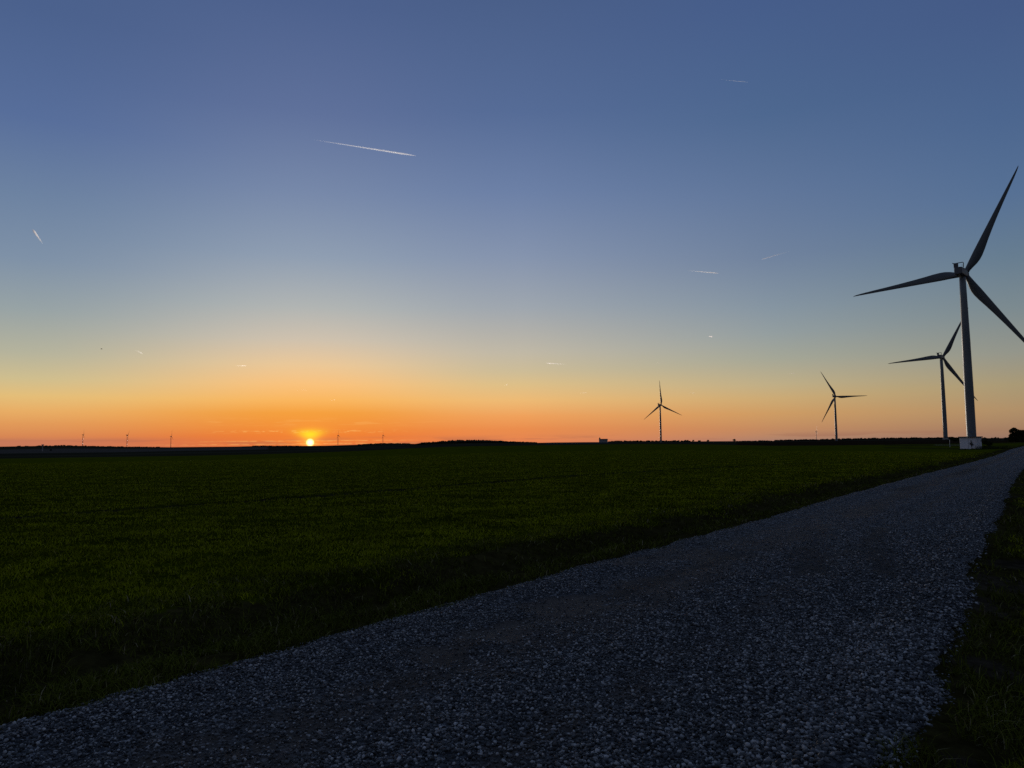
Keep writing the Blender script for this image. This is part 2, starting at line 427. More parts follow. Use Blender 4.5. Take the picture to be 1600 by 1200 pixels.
m_wood_mass, t, b = new_mat("far_wood", (0.03, 0.03, 0.02), 0.95, 0.1); v = coord(t)
t.links.new(ramp(t, noise(t, v, 0.15, 5), [(0.3, (0.02, 0.02, 0.012)), (0.7, (0.05, 0.045, 0.025))]), b.inputs['Base Color'])
def paint(name, color, dirt, rough=0.45, sc_=0.25, spec=0.4):
    m, t, b = new_mat(name, color, rough, spec); v = coord(t, (1, 1, .25))
    n = noise(t, v, sc_, 6, .6)
    t.links.new(mixc(t, mrange(t, n, .45, .75), color, dirt), b.inputs['Base Color'])
    return m
m_tower = paint("tower_paint", (0.19, 0.205, 0.20), (0.15, 0.16, 0.155))
m_blade = paint("blade_paint", (0.11, 0.12, 0.12), (0.085, 0.09, 0.09))
m_nac = paint("nacelle_paint", (0.12, 0.125, 0.13), (0.1, 0.1, 0.105))
m_metal = paint("dark_metal", (0.10, 0.10, 0.11), (0.06, 0.06, 0.06), 0.6)
m_blue = paint("blue_sign", (0.03, 0.09, 0.28), (0.03, 0.07, 0.2), 0.5)
m_door = paint("door_paint", (0.16, 0.22, 0.28), (0.12, 0.15, 0.2), 0.5)
m_render = paint("white_render", (0.80, 0.78, 0.80), (0.62, 0.60, 0.60), 0.85, 0.9)
m_slab = paint("roof_slab", (0.17, 0.155, 0.15), (0.1, 0.09, 0.09), 0.9, 0.9)
m_post = paint("post_white", (0.75, 0.74, 0.72), (0.5, 0.5, 0.48), 0.7, 2)
m_stonewall = paint("pale_stone", (0.36, 0.34, 0.32), (0.28, 0.26, 0.24), 0.9, .2)
m_tiles = paint("slate", (0.07, 0.06, 0.06), (0.05, 0.045, 0.045), 0.8, .4)
m_plume, t, b = new_mat("bird_feathers", (0.05, 0.045, 0.04), 0.9)
m_track, t, b = new_mat("chalk_track", (0.34, 0.32, 0.29), 0.95); v = coord(t)
t.links.new(mixc(t, noise(t, v, 1.2, 5), (0.2, 0.18, 0.15), (0.42, 0.40, 0.36)), b.inputs['Base Color'])

# ------------------------------------------------------------------ terrain sheet
def build_terrain():
    a_f = np.radians(np.arange(-46, 46.01, 0.2))
    a_b = np.radians(np.concatenate([np.arange(-180, -46, 4.0), np.arange(50, 180, 4.0)]))
    a = np.sort(np.concatenate([a_f, a_b]))
    r = [0.25]
    while r[-1] < 95000:
        r.append(r[-1] * (1.014 if r[-1] < 60 else 1.022 if r[-1] < 9000 else 1.1) + 0.01)
    r = np.array(r)
    A, Rr = np.meshgrid(a, r, indexing='xy')
    X = Rr * np.sin(A); Y = Rr * np.cos(A); Z = land(X, Y)
    # the land sinks a little under the track so that its sheet lies clear above it
    u = road_u(X, Y); inr = (np.abs(u) < 0.93) & (Y < 355) & (Y > -55)
    Z = np.where(inr, Z - 0.10, Z)
    nr, na = X.shape
    V = np.stack([X, Y, Z], -1).reshape(-1, 3)
    i = np.arange(nr - 1)[:, None] * na; j = np.arange(na)[None, :]; j2 = (j + 1) % na
    F4 = np.stack([i + j, i + j2, i + na + j2, i + na + j], -1).reshape(-1, 4)
    c0 = len(V); V = np.vstack([V, [[0, 0, float(Z[0].mean())]]])
    F3 = np.stack([np.full(na, c0), np.arange(na), (np.arange(na) + 1) % na], -1)[:, ::-1]
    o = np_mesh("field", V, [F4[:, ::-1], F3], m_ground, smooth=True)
    X = V[:, 0]; Y = V[:, 1]; rho = np.hypot(X, Y); px = 800 + F_PX * X / np.maximum(Y, 1)
    px = np.where(Y < 1, 800 + np.sign(X) * 2000, px)
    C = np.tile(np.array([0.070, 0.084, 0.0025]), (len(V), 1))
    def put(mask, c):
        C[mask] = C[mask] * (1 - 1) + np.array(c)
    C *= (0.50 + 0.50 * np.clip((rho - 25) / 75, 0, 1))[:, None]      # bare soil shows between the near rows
    l, rr = road_lr(Y); dl = (l - X) * .82; dr = (X - rr) * .82
    wb = (fbm(X * .8, Y * .8, 21) - .5) * 1.2
    put((dl < 1.5 + wb) & (dl > -1) & (rho < 330), (0.036, 0.031, 0.010))
    put((dr < 1.0 + wb) & (dr > -1) & (rho < 330), (0.036, 0.031, 0.010))
    mud = (dr > 0) & (fbm(X * .9 + 3, Y * .9, 31) > 0.66); put(mud & (rho < 60), (0.042, 0.034, 0.022))
    # tractor line
    tx = np.interp(X, TRX, TRY); put((np.abs(Y - tx) < 0.55) & (X < l - 2), (0.022, 0.020, 0.012))
    # far country: ploughed, fallow, pasture, stubble, and painted haze
    dep = rho * np.cos(np.clip(np.arctan2(X, Y), AZC[0], AZC[-1]))
    lim = 275 + 14 * (fbm(X / 60, Y / 60, 4) - .5)
    far = dep > lim
    put(far, (0.034, 0.032, 0.018))
    put(far & (px > 1150), (0.028, 0.018, 0.010))
    # strips
    s = vnoise(X / 420, Y / 260, 77)
    put(far & (s > .62) & (rho > 700), (0.045, 0.045, 0.028))
    put(far & (s < .28) & (rho > 900), (0.03, 0.03, 0.02))
    put(far & (px < 420) & (rho > 3300) & (rho < 5200), (0.085, 0.075, 0.062))  # pale valley haze on the left slope, painted into the ground colour
    put(far & (px > 850) & (px < 950) & (rho > 1100) & (rho < 2500), (0.05, 0.06, 0.055))
    put((px > 1380) & (rho > 170) & (rho < 330) & (dep < 275) & (fbm(X / 12, Y / 12, 14) > .5), (0.045, 0.05, 0.008))
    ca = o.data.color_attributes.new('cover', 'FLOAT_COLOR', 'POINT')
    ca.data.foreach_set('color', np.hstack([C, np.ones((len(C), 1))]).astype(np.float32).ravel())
    tag(o, "wide open field of young green cereal running to low far hills", "field", kind="structure")
    return o
build_terrain()

# ------------------------------------------------------------------ the gravel track
WEAR = []   # worn earth patches: centre, along, across, strength
def patch(p0, p1, half, s):
    a = ground(*p0); b_ = ground(*p1); WEAR.append((a, b_, half, s))
patch((700, 1025), (950, 925), 0.36, .85); patch((950, 930), (1140, 868), 0.36, 0.85)
patch((1000, 880), (1150, 845), 0.5, 0.6)
patch((1262, 905), (1272, 850), 0.3, 0.3); patch((1380, 905), (1365, 835), 0.3, 0.35)
patch((1150, 850), (1330, 790), 0.55, 0.5); patch((1330, 800), (1480, 745), 0.7, 0.35)
patch((150, 1195), (330, 1140), 0.35, 0.7); patch((1330, 860), (1440, 790), 0.5, .35)
patch((930, 1140), (1060, 1060), 0.2, .45)
def wear_at(x, y):
    w = np.zeros_like(x)
    for a, b_, h, s in WEAR:
        d = b_ - a; L2 = d.dot(d)
        t = np.clip(((x - a[0]) * d[0] + (y - a[1]) * d[1]) / L2, 0, 1)
        dd = np.hypot(x - a[0] - t * d[0], y - a[1] - t * d[1]) + (fbm(x * 1.7, y * 1.7, 91) - .5) * 1.1
        w = np.maximum(w, s * np.clip(1.25 - dd / h, 0, 1))
    # broad compacted lane on the left half
    u = road_u(x, y)
    w = np.maximum(w, 0.78 * np.exp(-((u + 0.28) / 0.27) ** 2) * (0.35 + fbm(x * .5, y * .5, 88)))
    # two faint wheel tracks along the whole length
    u = road_u(x, y)
    for c in (-0.42, 0.24):
        w = np.maximum(w, 0.6 * np.exp(-((u - c) / 0.13) ** 2) * (0.4 + fbm(x * .25, y * .25, 66) ) )
    return w
DARK = []
def dpatch(p0, p1, half, s): DARK.append((ground(*p0), ground(*p1), half, s))
dpatch((1265, 900), (1262, 862), 0.17, .9); dpatch((1262, 862), (1285, 838), 0.15, .6)
dpatch((1385, 900), (1368, 862), 0.17, .9); dpatch((1368, 862), (1372, 830), 0.15, .7)
dpatch((960, 935), (1150, 868), 0.10, .8); dpatch((1400, 767), (1430, 760), .2, .8); dpatch((1500, 742), (1522, 734), .25, .7)
dpatch((1100, 1150), (1180, 1090), .12, .4); dpatch((560, 1100), (760, 1015), .14, .5)
def dark_at(x, y):
    w = np.zeros_like(x)
    for a, b, h, s in DARK:
        d = b - a; L2 = d.dot(d)
        t = np.clip(((x - a[0]) * d[0] + (y - a[1]) * d[1]) / L2, 0, 1)
        h = h * 1.45; dd = np.hypot(x - a[0] - t * d[0], y - a[1] - t * d[1]) + (fbm(x * 5, y * 5, 95) - .5) * 0.25
        w = np.maximum(w, s * np.clip(1.4 - dd / h, 0, 1))
    return w
def road_z(x, y):
    u = road_u(x, y)
    crown = 0.045 * (1 - np.clip(np.abs(u), 0, 1) ** 2)
    n = (fbm(x * 1.3, y * 1.3, 41) - .5) * 0.05 + (fbm(x * 9, y * 9, 43, 3) - .5) * 0.018
    rid = 0.03 * np.exp(-((u + 0.86) / 0.12) ** 2) + 0.035 * np.exp(-((u - 0.85) / 0.14) ** 2)
    return land(x, y, False) + crown + n + rid - 0.03 * wear_at(x, y) - 0.06 * np.clip((np.abs(u) - 0.97) / 0.1, 0, 2)
def build_road():
    ys = [-50.]
    while ys[-1] < 345: ys.append(ys[-1] + max(0.045, 0.011 * abs(ys[-1])))
    ys = np.array(ys); us = np.linspace(-1.06, 1.06, 120)
    Yg, Ug = np.meshgrid(ys, us, indexing='ij')
    l, r = road_lr(Yg)
    wl = edge_wob(Yg, 1) * 0.5; wr = edge_wob(Yg, 2) * 0.5
    k = np.clip(1 - np.abs(Yg) / 130, 0.3, 1)
    X = l + (Ug + 1) / 2 * (r - l) + np.where(Ug < 0, -Ug * wl, Ug * wr) * k
    Z = road_z(X, Yg)
    Z = np.where(np.abs(Ug) > 0.99, Z - 0.10, Z)
    n0, n1 = X.shape
    V = np.stack([X, Yg, Z], -1).reshape(-1, 3)
    i = np.arange(n0 - 1)[:, None] * n1; j = np.arange(n1 - 1)[None, :]
    F = np.stack([i + j, i + j + 1, i + n1 + j + 1, i + n1 + j], -1).reshape(-1, 4)
    o = np_mesh("road", V, [F], m_road, smooth=True)
    w = wear_at(V[:, 0], V[:, 1])
    ca = o.data.color_attributes.new('cover', 'FLOAT_COLOR', 'POINT')
    ca.data.foreach_set('color', np.stack([w, dark_at(V[:, 0], V[:, 1]), w, np.ones_like(w)], -1).astype(np.float32).ravel())
    tag(o, "grey gravel farm track curving away past the wind turbines", "track", kind="structure")
build_road()

# loose stones: crushed rock, angular, every size
ICO_V = []; gphi = (1 + 5 ** .5) / 2
for a_, b_ in ((-1, gphi), (1, gphi), (-1, -gphi), (1, -gphi)): ICO_V.append((a_, b_, 0))
for a_, b_ in ((-1, gphi), (1, gphi), (-1, -gphi), (1, -gphi)): ICO_V.append((0, a_, b_))
for a_, b_ in ((gphi, -1), (gphi, 1), (-gphi, -1), (-gphi, 1)): ICO_V.append((a_, 0, b_))
ICO_V = np.array(ICO_V) / math.sqrt(1 + gphi ** 2)
ICO_F = np.array([(0,11,5),(0,5,1),(0,1,7),(0,7,10),(0,10,11),(1,5,9),(5,11,4),(11,10,2),(10,7,6),(7,1,8),(3,9,4),(3,4,2),(3,2,6),(3,6,8),(3,8,9),(4,9,5),(2,4,11),(6,2,10),(8,6,7),(9,8,1)])
OCT_V = np.array([(1,0,0),(0,1,0),(-1,0,0),(0,-1,0),(0,0,1),(0,0,-1)], float)
OCT_F = np.array([(0,1,4),(1,2,4),(2,3,4),(3,0,4),(1,0,5),(2,1,5),(3,2,5),(0,3,5)])
def rot_mats(n, tiltmax):
    yaw = rng.uniform(0, 2 * np.pi, n); ti = rng.uniform(-tiltmax, tiltmax, n); tj = rng.uniform(-tiltmax, tiltmax, n)
    cz, sz = np.cos(yaw), np.sin(yaw); cx, sx = np.cos(ti), np.sin(ti); cy, sy = np.cos(tj), np.sin(tj)
    o = np.zeros(n); e = np.ones(n)
    Rz = np.stack([cz, -sz, o, sz, cz, o, o, o, e], -1).reshape(n, 3, 3)
    Rx = np.stack([e, o, o, o, cx, -sx, o, sx, cx], -1).reshape(n, 3, 3)
    Ry = np.stack([cy, o, sy, o, e, o, -sy, o, cy], -1).reshape(n, 3, 3)
    return Rz @ Rx @ Ry
def stones(n, r0, r1, tv, tf, smin, smax, power, grit=False):
    a = rng.uniform(R(-42), R(50), n)
    if power == 'log': r = r0 * (r1 / r0) ** rng.uniform(0, 1, n)
    else: r = np.sqrt(rng.uniform(r0 ** 2, r1 ** 2, n))
    x = r * np.sin(a); y = r * np.cos(a)
    l, rr = road_lr(y)
    x_off = np.where(rng.uniform(0, 1, n) < .5, edge_wob(y, 1), edge_wob(y, 2)) * 0
    u = road_u(x + x_off, y)
    lim_l = -1.0 - edge_wob(y, 1) * -0.38; lim_r = 1.0 + edge_wob(y, 2) * 0.38
    inside = (u > lim_l) & (u < lim_r)
    stray = (~inside) & (u > -1.15) & (u < 1.28) & (rng.uniform(0, 1, n) < 0.6 * np.clip(fbm(x * 1.3, y * 1.3, 97) * 2 - .6, 0.1, 1))
    w = wear_at(x, y); keep = (inside | stray | (grit & (u < 2.2) & (u > 1) & (fbm(x * .9 + 3, y * .9, 31) > .52))) & (rng.uniform(0, 1, n) > (0 if grit else 1) * np.clip(w * (0.6 + 0.9 * fbm(x * 5, y * 5, 71)), 0, .93))
    keep &= rng.uniform(0, 1, n) > dark_at(x, y) * 0.95
    x, y, u, r = x[keep], y[keep], u[keep], r[keep]; n = len(x)
    size = smin + (smax - smin) * rng.beta(1.6, 3.2, n)
    size *= (0.78 + 0.42 * np.clip((u + 1) / 2, 0, 1)) * np.where(np.abs(u) > .7, 1.1, 1.0) * (1.0 + 0.25 * (fbm(x * .8, y * .8, 12) - .5))
    shp = np.stack([rng.uniform(.8, 1.3, n), rng.uniform(.6, 1.0, n), rng.uniform(.42, .8, n)], -1) * size[:, None] / 2
    T = np.broadcast_to(tv, (n, *tv.shape)) * (1 + rng.uniform(-.24, .24, (n, len(tv), 1)))
    P = np.einsum('nij,nkj->nki', rot_mats(n, 0.6), T * shp[:, None, :])
    z = road_z(x, y) + size * 0.16 + rng.uniform(0, .5, n) * size * .5
    P = P + np.stack([x, y, z], -1)[:, None, :]
    Fc = tf[None] + (np.arange(n) * len(tv))[:, None, None]
    return P.reshape(-1, 3), Fc.reshape(-1, 3)
sv1, sf1 = stones(190000, 3.0, 7.2, ICO_V, ICO_F, .006, .033, 'area')
sv2, sf2 = stones(400000, 7.2, 48.0, OCT_V, OCT_F, .010, .040, 'log')
sv3, sf3 = stones(150000, 3.0, 13.0, OCT_V, OCT_F, .004, .011, 'area', True)
o = np_mesh("gravel", np.vstack([sv1, sv2, sv3]), [np.vstack([sf1, sf2 + len(sv1), sf3 + len(sv1) + len(sv2)])], m_stone)
tag(o, "loose blue-grey crushed stones lying thick over the track", "gravel", kind="stuff")

# ------------------------------------------------------------------ grass
def blades(n, r0, r1, where, h0, h1, w0, wk, lean, azr=(-44, 46)):
    a = rng.uniform(R(azr[0]), R(azr[1]), n); r = r0 * (r1 / r0) ** rng.uniform(0, 1, n)
    x = r * np.sin(a); y = r * np.cos(a)
    k = where(x, y); x, y, r = x[k], y[k], r[k]; n = len(x)
    z = land(x, y) - 0.01
    h = rng.uniform(h0, h1, n) * (0.6 + 0.8 * fbm(x * 1.4, y * 1.4, 29)); w = w0 + wk * r
    th = rng.uniform(0, 2 * np.pi, n); d = np.stack([np.cos(th), np.sin(th), 0 * th], -1)
    ph = rng.uniform(0, 2 * np.pi, n); L = rng.uniform(.1, lean, n) * h
    ld = np.stack([np.cos(ph) * L, np.sin(ph) * L, 0 * L], -1)
    base = np.stack([x, y, z], -1); up = np.array([0, 0, 1.0])
    mid = base + ld * .35 + up * (h * .6)[:, None]; tip = base + ld + up * (h * np.where(L > h * .8, .75, 1))[:, None]
    hw = (d * (w / 2)[:, None])
    P = np.stack([base - hw, base + hw, mid + hw * .8, mid - hw * .8, tip], 1)
    b0 = (np.arange(n) * 5)[:, None]
    return P.reshape(-1, 3), b0 + np.array([[0, 1, 2, 3]]), b0 + np.array([[3, 2, 4]])
def crop_zone(x, y):
    l, r = road_lr(y); dl = (l - x) * .82; dr = (x - r) * .82
    e = fbm(x * .8, y * .8, 21) - .5
    left = (dl > 1.35 + e * 1.2) & (np.abs(y - np.interp(x, TRX, TRY)) > 0.55) & (dl > 2.2 + e * 3.0 - 1.2 * rng.uniform(0, 1, len(x)))
    right = (dr > 0.5 + e * 1.5) & (fbm(x * .9 + 3, y * .9, 31) < 0.60)
    bare = fbm(x * 1.3 + 7, y * 2.2, 55, 4) < 0.40
    return (left | (right & ~bare)) & ~(bare & (rng.uniform(0, 1, len(x)) < .75))
P, q4, q3 = blades(760000, 3.4, 120, crop_zone, .022, .075, .0024, .0008, 1.6)
o = np_mesh("field_grass", P, [q4, q3], m_crop)
tag(o, "short green cereal blades covering the field beside the track", "crop", kind="stuff")
def verge_zone(x, y):
    l, r = road_lr(y); dl = (l - x) * .82; dr = (x - r) * .82
    wl = -edge_wob(y, 1) * .5; e = fbm(x * .8, y * .8, 21) - .5
    cl = fbm(x * 2.2, y * 2.2, 61, 3) > 0.36
    return (((dl > -0.05 + wl - 0.38 * np.clip(fbm(x * 1.6, y * 1.6, 83) * 3 - 1.3, 0, 1) * rng.uniform(0, 1, len(x))) & (dl < 2.6 + e * 2)) | ((dr > 0.1 + edge_wob(y, 2) * .4 - 0.35 * np.clip(fbm(x * 1.6, y * 1.6, 84) * 3 - 1.3, 0, 1) * rng.uniform(0, 1, len(x))) & (dr < 4) & (fbm(x * .9 + 3, y * .9, 31) < 0.56 + .25 * rng.uniform(0, 1, len(x)) ** 2))) & cl
P, q4, q3 = blades(420000, 3.4, 120, verge_zone, .025, .11, .0024, .0008, 2.0)
o = np_mesh("verge_grass", P, [q4, q3], m_verge)
tag(o, "dark rough grass along both edges of the gravel track", "verge", kind="stuff")

# ------------------------------------------------------------------ wind turbines
HUB_H = 84.0; ROT_R = 55.5
def blade_mesh():
    S = [0, .02, .045, .08, .12, .16, .20, .26, .34, .44, .56, .68, .80, .90, .96, .985, 1.0]
    Cc = [2.4, 2.4, 2.5, 3.1, 3.9, 4.35, 4.45, 4.15, 3.55, 2.95, 2.35, 1.85, 1.4, 1.0, .68, .44, .12]
    Tt = [2.3, 2.3, 2.15, 1.8, 1.4, 1.15, 1.0, .85, .65, .5, .38, .28, .2, .13, .08, .05, .02]
    TW = [14, 14, 14, 13, 12, 10.5, 9, 7, 5, 3.5, 2, 1, 0, -.5, -.5, -.5, -.5]
    n = 16; v = []; f = []
    for s, c, th, tw in zip(S, Cc, Tt, TW):
        bl = min(1, max(0, (c - 0) and (s - .02) / .14)); tw = R(tw)
        for k in range(n):
            a = 2 * math.pi * k / n; cx = math.cos(a); sy = math.sin(a)
            x = c / 2 * cx; y = th / 2 * sy * (1 - 0.55 * bl * max(0, cx))      # thin trailing edge
            x += max(0, c / 2 - 1.1) if s < .2 else (c / 2 - 1.1 * (1 - (s - .2) * 1.15))
            X = x * math.cos(tw) - y * math.sin(tw); Y = x * math.sin(tw) + y * math.cos(tw)
            v.append((X, Y + 1.6 * s * s, s * ROT_R))
    for i in range(len(S) - 1):
        for k in range(n): f.append((i * n + k, i * n + (k + 1) % n, (i + 1) * n + (k + 1) % n, (i + 1) * n + k))
    f += [tuple(range(n))[::-1], tuple(range((len(S) - 1) * n, len(S) * n))]
    return v, f
def make_turbine():
    root = empty("wind_turbine", (0, 0, 0))
    t_ = MB(); zs = [0, 1, 10, 22, 22.15, 35, 48, 48.15, 60, 72, HUB_H - 2.2]
    t_.tube([(0, 0, z) for z in zs], [2.08 - 0.68 * (z / 82) ** 2 + (0.03 if z in (22.15, 48.15) else 0) for z in zs], 40)
    tower = t_.build("tower", m_tower, root, True)
    # door, sign and stair on the side towards the track
    d_az = R(200) + 0
    def on(r_, a_, z): return (math.sin(a_) * r_, math.cos(a_) * r_, z)
    a_d = R(-180) - 0.15
    dm = MB(); dm.box(on(2.0, a_d, 2.6), (1.0, .22, 2.2), -a_d, .06); door = dm.build("door", m_door, tower)
    hm = MB(); hm.box(on(2.16, a_d - .15, 2.6), (.08, .1, .3), -a_d); hm.build("handle", m_metal, door)
    sm = MB(); sm.box(on(1.97, a_d, 5.2), (1.1, .16, 1.0), -a_d); sm.build("sign", m_blue, tower)
    st = MB()
    for i in range(6): st.box(on(2.7 + .3 * i, a_d, 1.42 - .24 * i), (1.1, .3, .06), -a_d)
    for sx in (-.55, .55):
        c_, s_ = math.cos(-a_d), math.sin(-a_d)
        p0 = Vector(on(2.2, a_d, 2.5)) + Vector((c_ * sx, s_ * sx, 0)); p1 = Vector(on(4.5, a_d, .9)) + Vector((c_ * sx, s_ * sx, 0))
        st.tube([p0, p1], .035, 6)
        for k in (0, .33, .66, 1):
            p = p0.lerp(p1, k); st.tube([p, p - Vector((0, 0, 1.0))], .03, 6)
    st.build("stair", m_metal, root)
    fm = MB(); fm.tube([(0, 0, -1.5), (0, 0, .12)], [2.7, 2.6], 32); fm.build("foundation", m_stonewall, root)
    # nacelle: rounded box, tapering a little to the rear
    nb = MB(); ys = [-7.2, -6.9, -3, 1.5, 3.2, 3.5]; wd = [1.55, 1.75, 1.85, 1.85, 1.7, 1.35]; hh_ = [1.6, 1.8, 2.0, 2.0, 1.85, 1.5]
    n = 20; v = []; f = []
    for yv, w_, h_ in zip(ys, wd, hh_):
        for k in range(n):
            a = 2 * math.pi * k / n; c_, s_ = math.cos(a), math.sin(a)
            e = 0.38; v.append((w_ * math.copysign(abs(c_) ** e, c_), yv, HUB_H + 0.1 + h_ * math.copysign(abs(s_) ** e, s_)))
    for i in range(len(ys) - 1):
        for k in range(n): f.append((i * n + k, i * n + (k + 1) % n, (i + 1) * n + (k + 1) % n, (i + 1) * n + k))
    f += [tuple(range(n))[::-1], tuple(range((len(ys) - 1) * n, len(ys) * n))]
    nb.add(v, f); nac = nb.build("nacelle", m_nac, root)
    ct = MB(); zc = HUB_H + 2.05; yb = -5.9
    # cooler: radiator panel on one side, open hoop over the other
    ct.box((-1.05, yb, zc + .95), (1.9, .7, 1.9), 0, .05)
    ct.tube([(-2.5, yb - .35, zc + 2.25), (-2.0, yb - .1, zc + 1.95), (-1, yb, zc + 1.95), (1.7, yb + .2, zc + 2.1), (2.05, yb + .25, zc + 1.95), (2.15, yb + .3, zc + 1.5), (2.0, yb + .5, zc - .4)], .2, 8)
    ct.tube([(-2.0, yb, zc + 2.0), (-1.95, yb, zc - .3)], .14, 8)
    cool = ct.build("cooler", m_metal, nac)
    an = MB(); an.tube([(.9, -3.2, zc - .1), (.9, -3.2, zc + 1.3)], .05, 6)
    an.tube([(.7, -3.2, zc + 1.3), (1.1, -3.2, zc + 1.3)], .06, 6); an.build("wind_vane", m_metal, nac)
    # rotor
    rot = empty("rotor", (0, 4.9, HUB_H + .1)); rot.parent = root
    hb = MB(); prof = [(-1.5, 1.2), (-1.3, 1.65), (-.2, 1.85), (.9, 1.7), (1.7, 1.2), (2.1, .6), (2.25, .05)]
    hb.tube([(0, a_, 0) for a_, _ in prof], [r_ for _, r_ in prof], 20); hb.build("hub", m_nac, rot, True)
    bv, bf = blade_mesh()
    for k in range(3):
        bm_ = MB(); bm_.add(bv, bf)
        if k == 0: first = bm_.build("blade", m_blade, rot, True); bo = first
        else: bo = first.copy(); col.objects.link(bo)
        bo.parent = rot; bo.rotation_euler = (0, R(120 * k), 0)
    return root
TURB = "wind turbines on the plain"
proto = make_turbine()
def place(o, px, depth, az, phase, base=None, label=None, group=TURB, scale=1.0, hub=None):
    """px,hub: photo column of the base and row of the hub"""
    z = lz(*at(px, 690, depth)[:2])
    p = at(px, y_eye(px), depth)
    if hub is not None:                        # height of the base so that the hub is at that row
        z = EYE + (y_eye(px) - hub) * depth / F_PX - HUB_H * scale
    o.location = (p[0], p[1], z); o.rotation_euler = (0, 0, -R(az)); o.scale = (scale,) * 3
    for ch in o.children:
        if ch.name.startswith("rotor"): ch.rotation_euler = (0, R(phase), 0)
    tag(o, label, "wind turbine", group)
    return o
big = place(proto, 1518.3, 370, 45, 26.8, label="largest wind turbine, tower rising behind the white cabin beside the track", hub=423.3)
TL = [
 (1477.6, 754, 46.5, 27.8, 557.5, .965, "second largest turbine, just left of the biggest tower, its raised blade tip behind that tower"),
 (1307.2, 1390, 44, -29, 619.5, 1.0, "middle distance turbine with one blade pointing level to the right"),
 (1032.8, 1660, 41, -4, 633, 1.0, "turbine standing alone right of the tiny church with one blade straight up"),
 (129.0, 5900, 50, 6, 679.5, 1.0, "leftmost tiny turbine on the far skyline"),
 (198.2, 5950, 45, 40, 680.5, 1.0, "tiny skyline turbine, second from the left edge, with blades in a V"),
 (266.8, 6000, 50, 2, 682, 1.0, "tiny skyline turbine, third from the left edge"),
 (528.0, 6200, 100, 3, 680.3, .9, "tiny turbine on the skyline close to the right of the sun"),
 (598.3, 6200, 105, 12, 680.3, .8, "tiny turbine at the left foot of the dark wooded hill"),
 (1275.8, 5600, 100, 0, 674.5, .85, "tiny slender turbine on the skyline left of the middle distance turbine"),
]
for px, dep, az_, ph, hub, sc_, lab in TL:
    c = copy_tree(proto)
    for ch in c.children:
        pass
    place(c, px, dep, az_, ph, label=lab, hub=hub, scale=sc_)

# ------------------------------------------------------------------ the cabin by the track
CAB_D = 150.0
cp = at(1516, 702, CAB_D); CZ = lz(cp[0], cp[1]); 
def make_cabin():
    L, Wd, H = 3.05, 2.6, 2.3
    p = at(1517.2, 700, CAB_D); z = CZ
    rz = -R(49)
    root = empty("transformer_cabin", (p[0], p[1], z), rz)
    w = MB(); w.box((0, 0, H / 2 - .15), (L, Wd, H + .3), 0, .04); walls = w.build("wall", m_render, root)
    r_ = MB(); r_.box((0, 0, H + .10), (L + .45, Wd + .45, .20), 0, .05); r_.build("roof", m_slab, root)
    d = MB(); d.box((L / 2 + .015, -.25, .98), (.05, 1.2, 1.9), 0); dd = d.build("door", m_render, root)
    h = MB(); h.box((L / 2 + .07, .2, 1.0), (.05, .06, .2)); h.build("handle", m_metal, dd)
    g = MB()
    for i in range(6): g.box((L / 2 + .02, .95, 1.5 + .07 * i), (.05, .45, .035))
    g.build("vent_grille", m_metal, root)
    j = MB(); j.box((.0, -Wd / 2 - .012, H / 2), (.03, .02, H - .05)); j.build("panel_joint", m_slab, root)
    tag(root, "small white flat-roofed cabin standing in front of the biggest turbine tower", "cabin")
    return root
cabin = make_cabin()

# ------------------------------------------------------------------ trees and bushes
def leaf_cloud(mb, blobs, n, ls):
    for c, rx, rz_ in blobs:
        for _ in range(n):
            d = Vector((random.gauss(0, 1), random.gauss(0, 1), random.gauss(0, 1))).normalized() * random.random() ** .45
            p = Vector(c) + Vector((d.x * rx, d.y * rx, d.z * rz_))
            a = Vector((random.uniform(-1, 1), random.uniform(-1, 1), random.uniform(-1, 1))).normalized()
            b_ = a.orthogonal().normalized(); s = ls * random.uniform(.5, 1.2)
            mb.add([p - a * s, p + b_ * s * .45, p + a * s, p - b_ * s * .45], [(0, 1, 2, 3)])
def tree(px, depth, h, w, label, cat="tree", name="tree", group=None, dens=260, ls=.16, z0=None, seed=0, skirt=False, trunk_f=.25):
    random.seed(seed + int(px * 7))
    p = at(px, 690, depth); z = lz(p[0], p[1]) if z0 is None else z0
    root = empty(name, (p[0], p[1], z))
    tr_ = MB(); k = h / 5
    tr_.tube([(0, 0, -.2), (.05 * k, 0, h * .2), (-.05 * k, .05 * k, h * .5), (.03 * k, 0, h * .85)], [.13 * k, .11 * k, .08 * k, .02 * k], 8)
    blobs = []
    for i in range(9):
        a = random.uniform(0, 6.28); zz = h * random.uniform(trunk_f, .85); rr = w / 2 * random.uniform(.35, .8) * (1.1 - .5 * zz / h)
        e = (math.cos(a) * rr, math.sin(a) * rr, zz + h * .08)
        tr_.tube([(0, 0, zz * .75), (e[0] * .5, e[1] * .5, zz * .9), e], [.05 * k, .035 * k, .01 * k], 5)
        blobs.append((e, w * random.uniform(.16, .28), h * random.uniform(.08, .16)))
    if skirt:
        for i in range(7):
            a = i * .9; blobs.append(((math.cos(a) * w * .33, math.sin(a) * w * .33, h * (.12 + .06 * (i % 3))), w * .24, h * .17))
        blobs.append(((0, 0, h * .35), w * .38, h * .25))
    blobs.append(((0, 0, h * .88), w * .2, h * .11)); blobs.append(((0, 0, h * .6), w * .3, h * .2))
    tr_.build("trunk", m_bark, root)
    cm = MB(); leaf_cloud(cm, blobs, dens, ls); cm.build("crown", m_leaf, root)
    tag(root, label, cat, group); return root
TR = "trees where the track leaves the picture"
tree(1585.5, 330, 6.4, 4.6, "tall rounded dark tree at the left end of the row closing the track", group=TR, skirt=True, trunk_f=.15, ls=.28, dens=420)
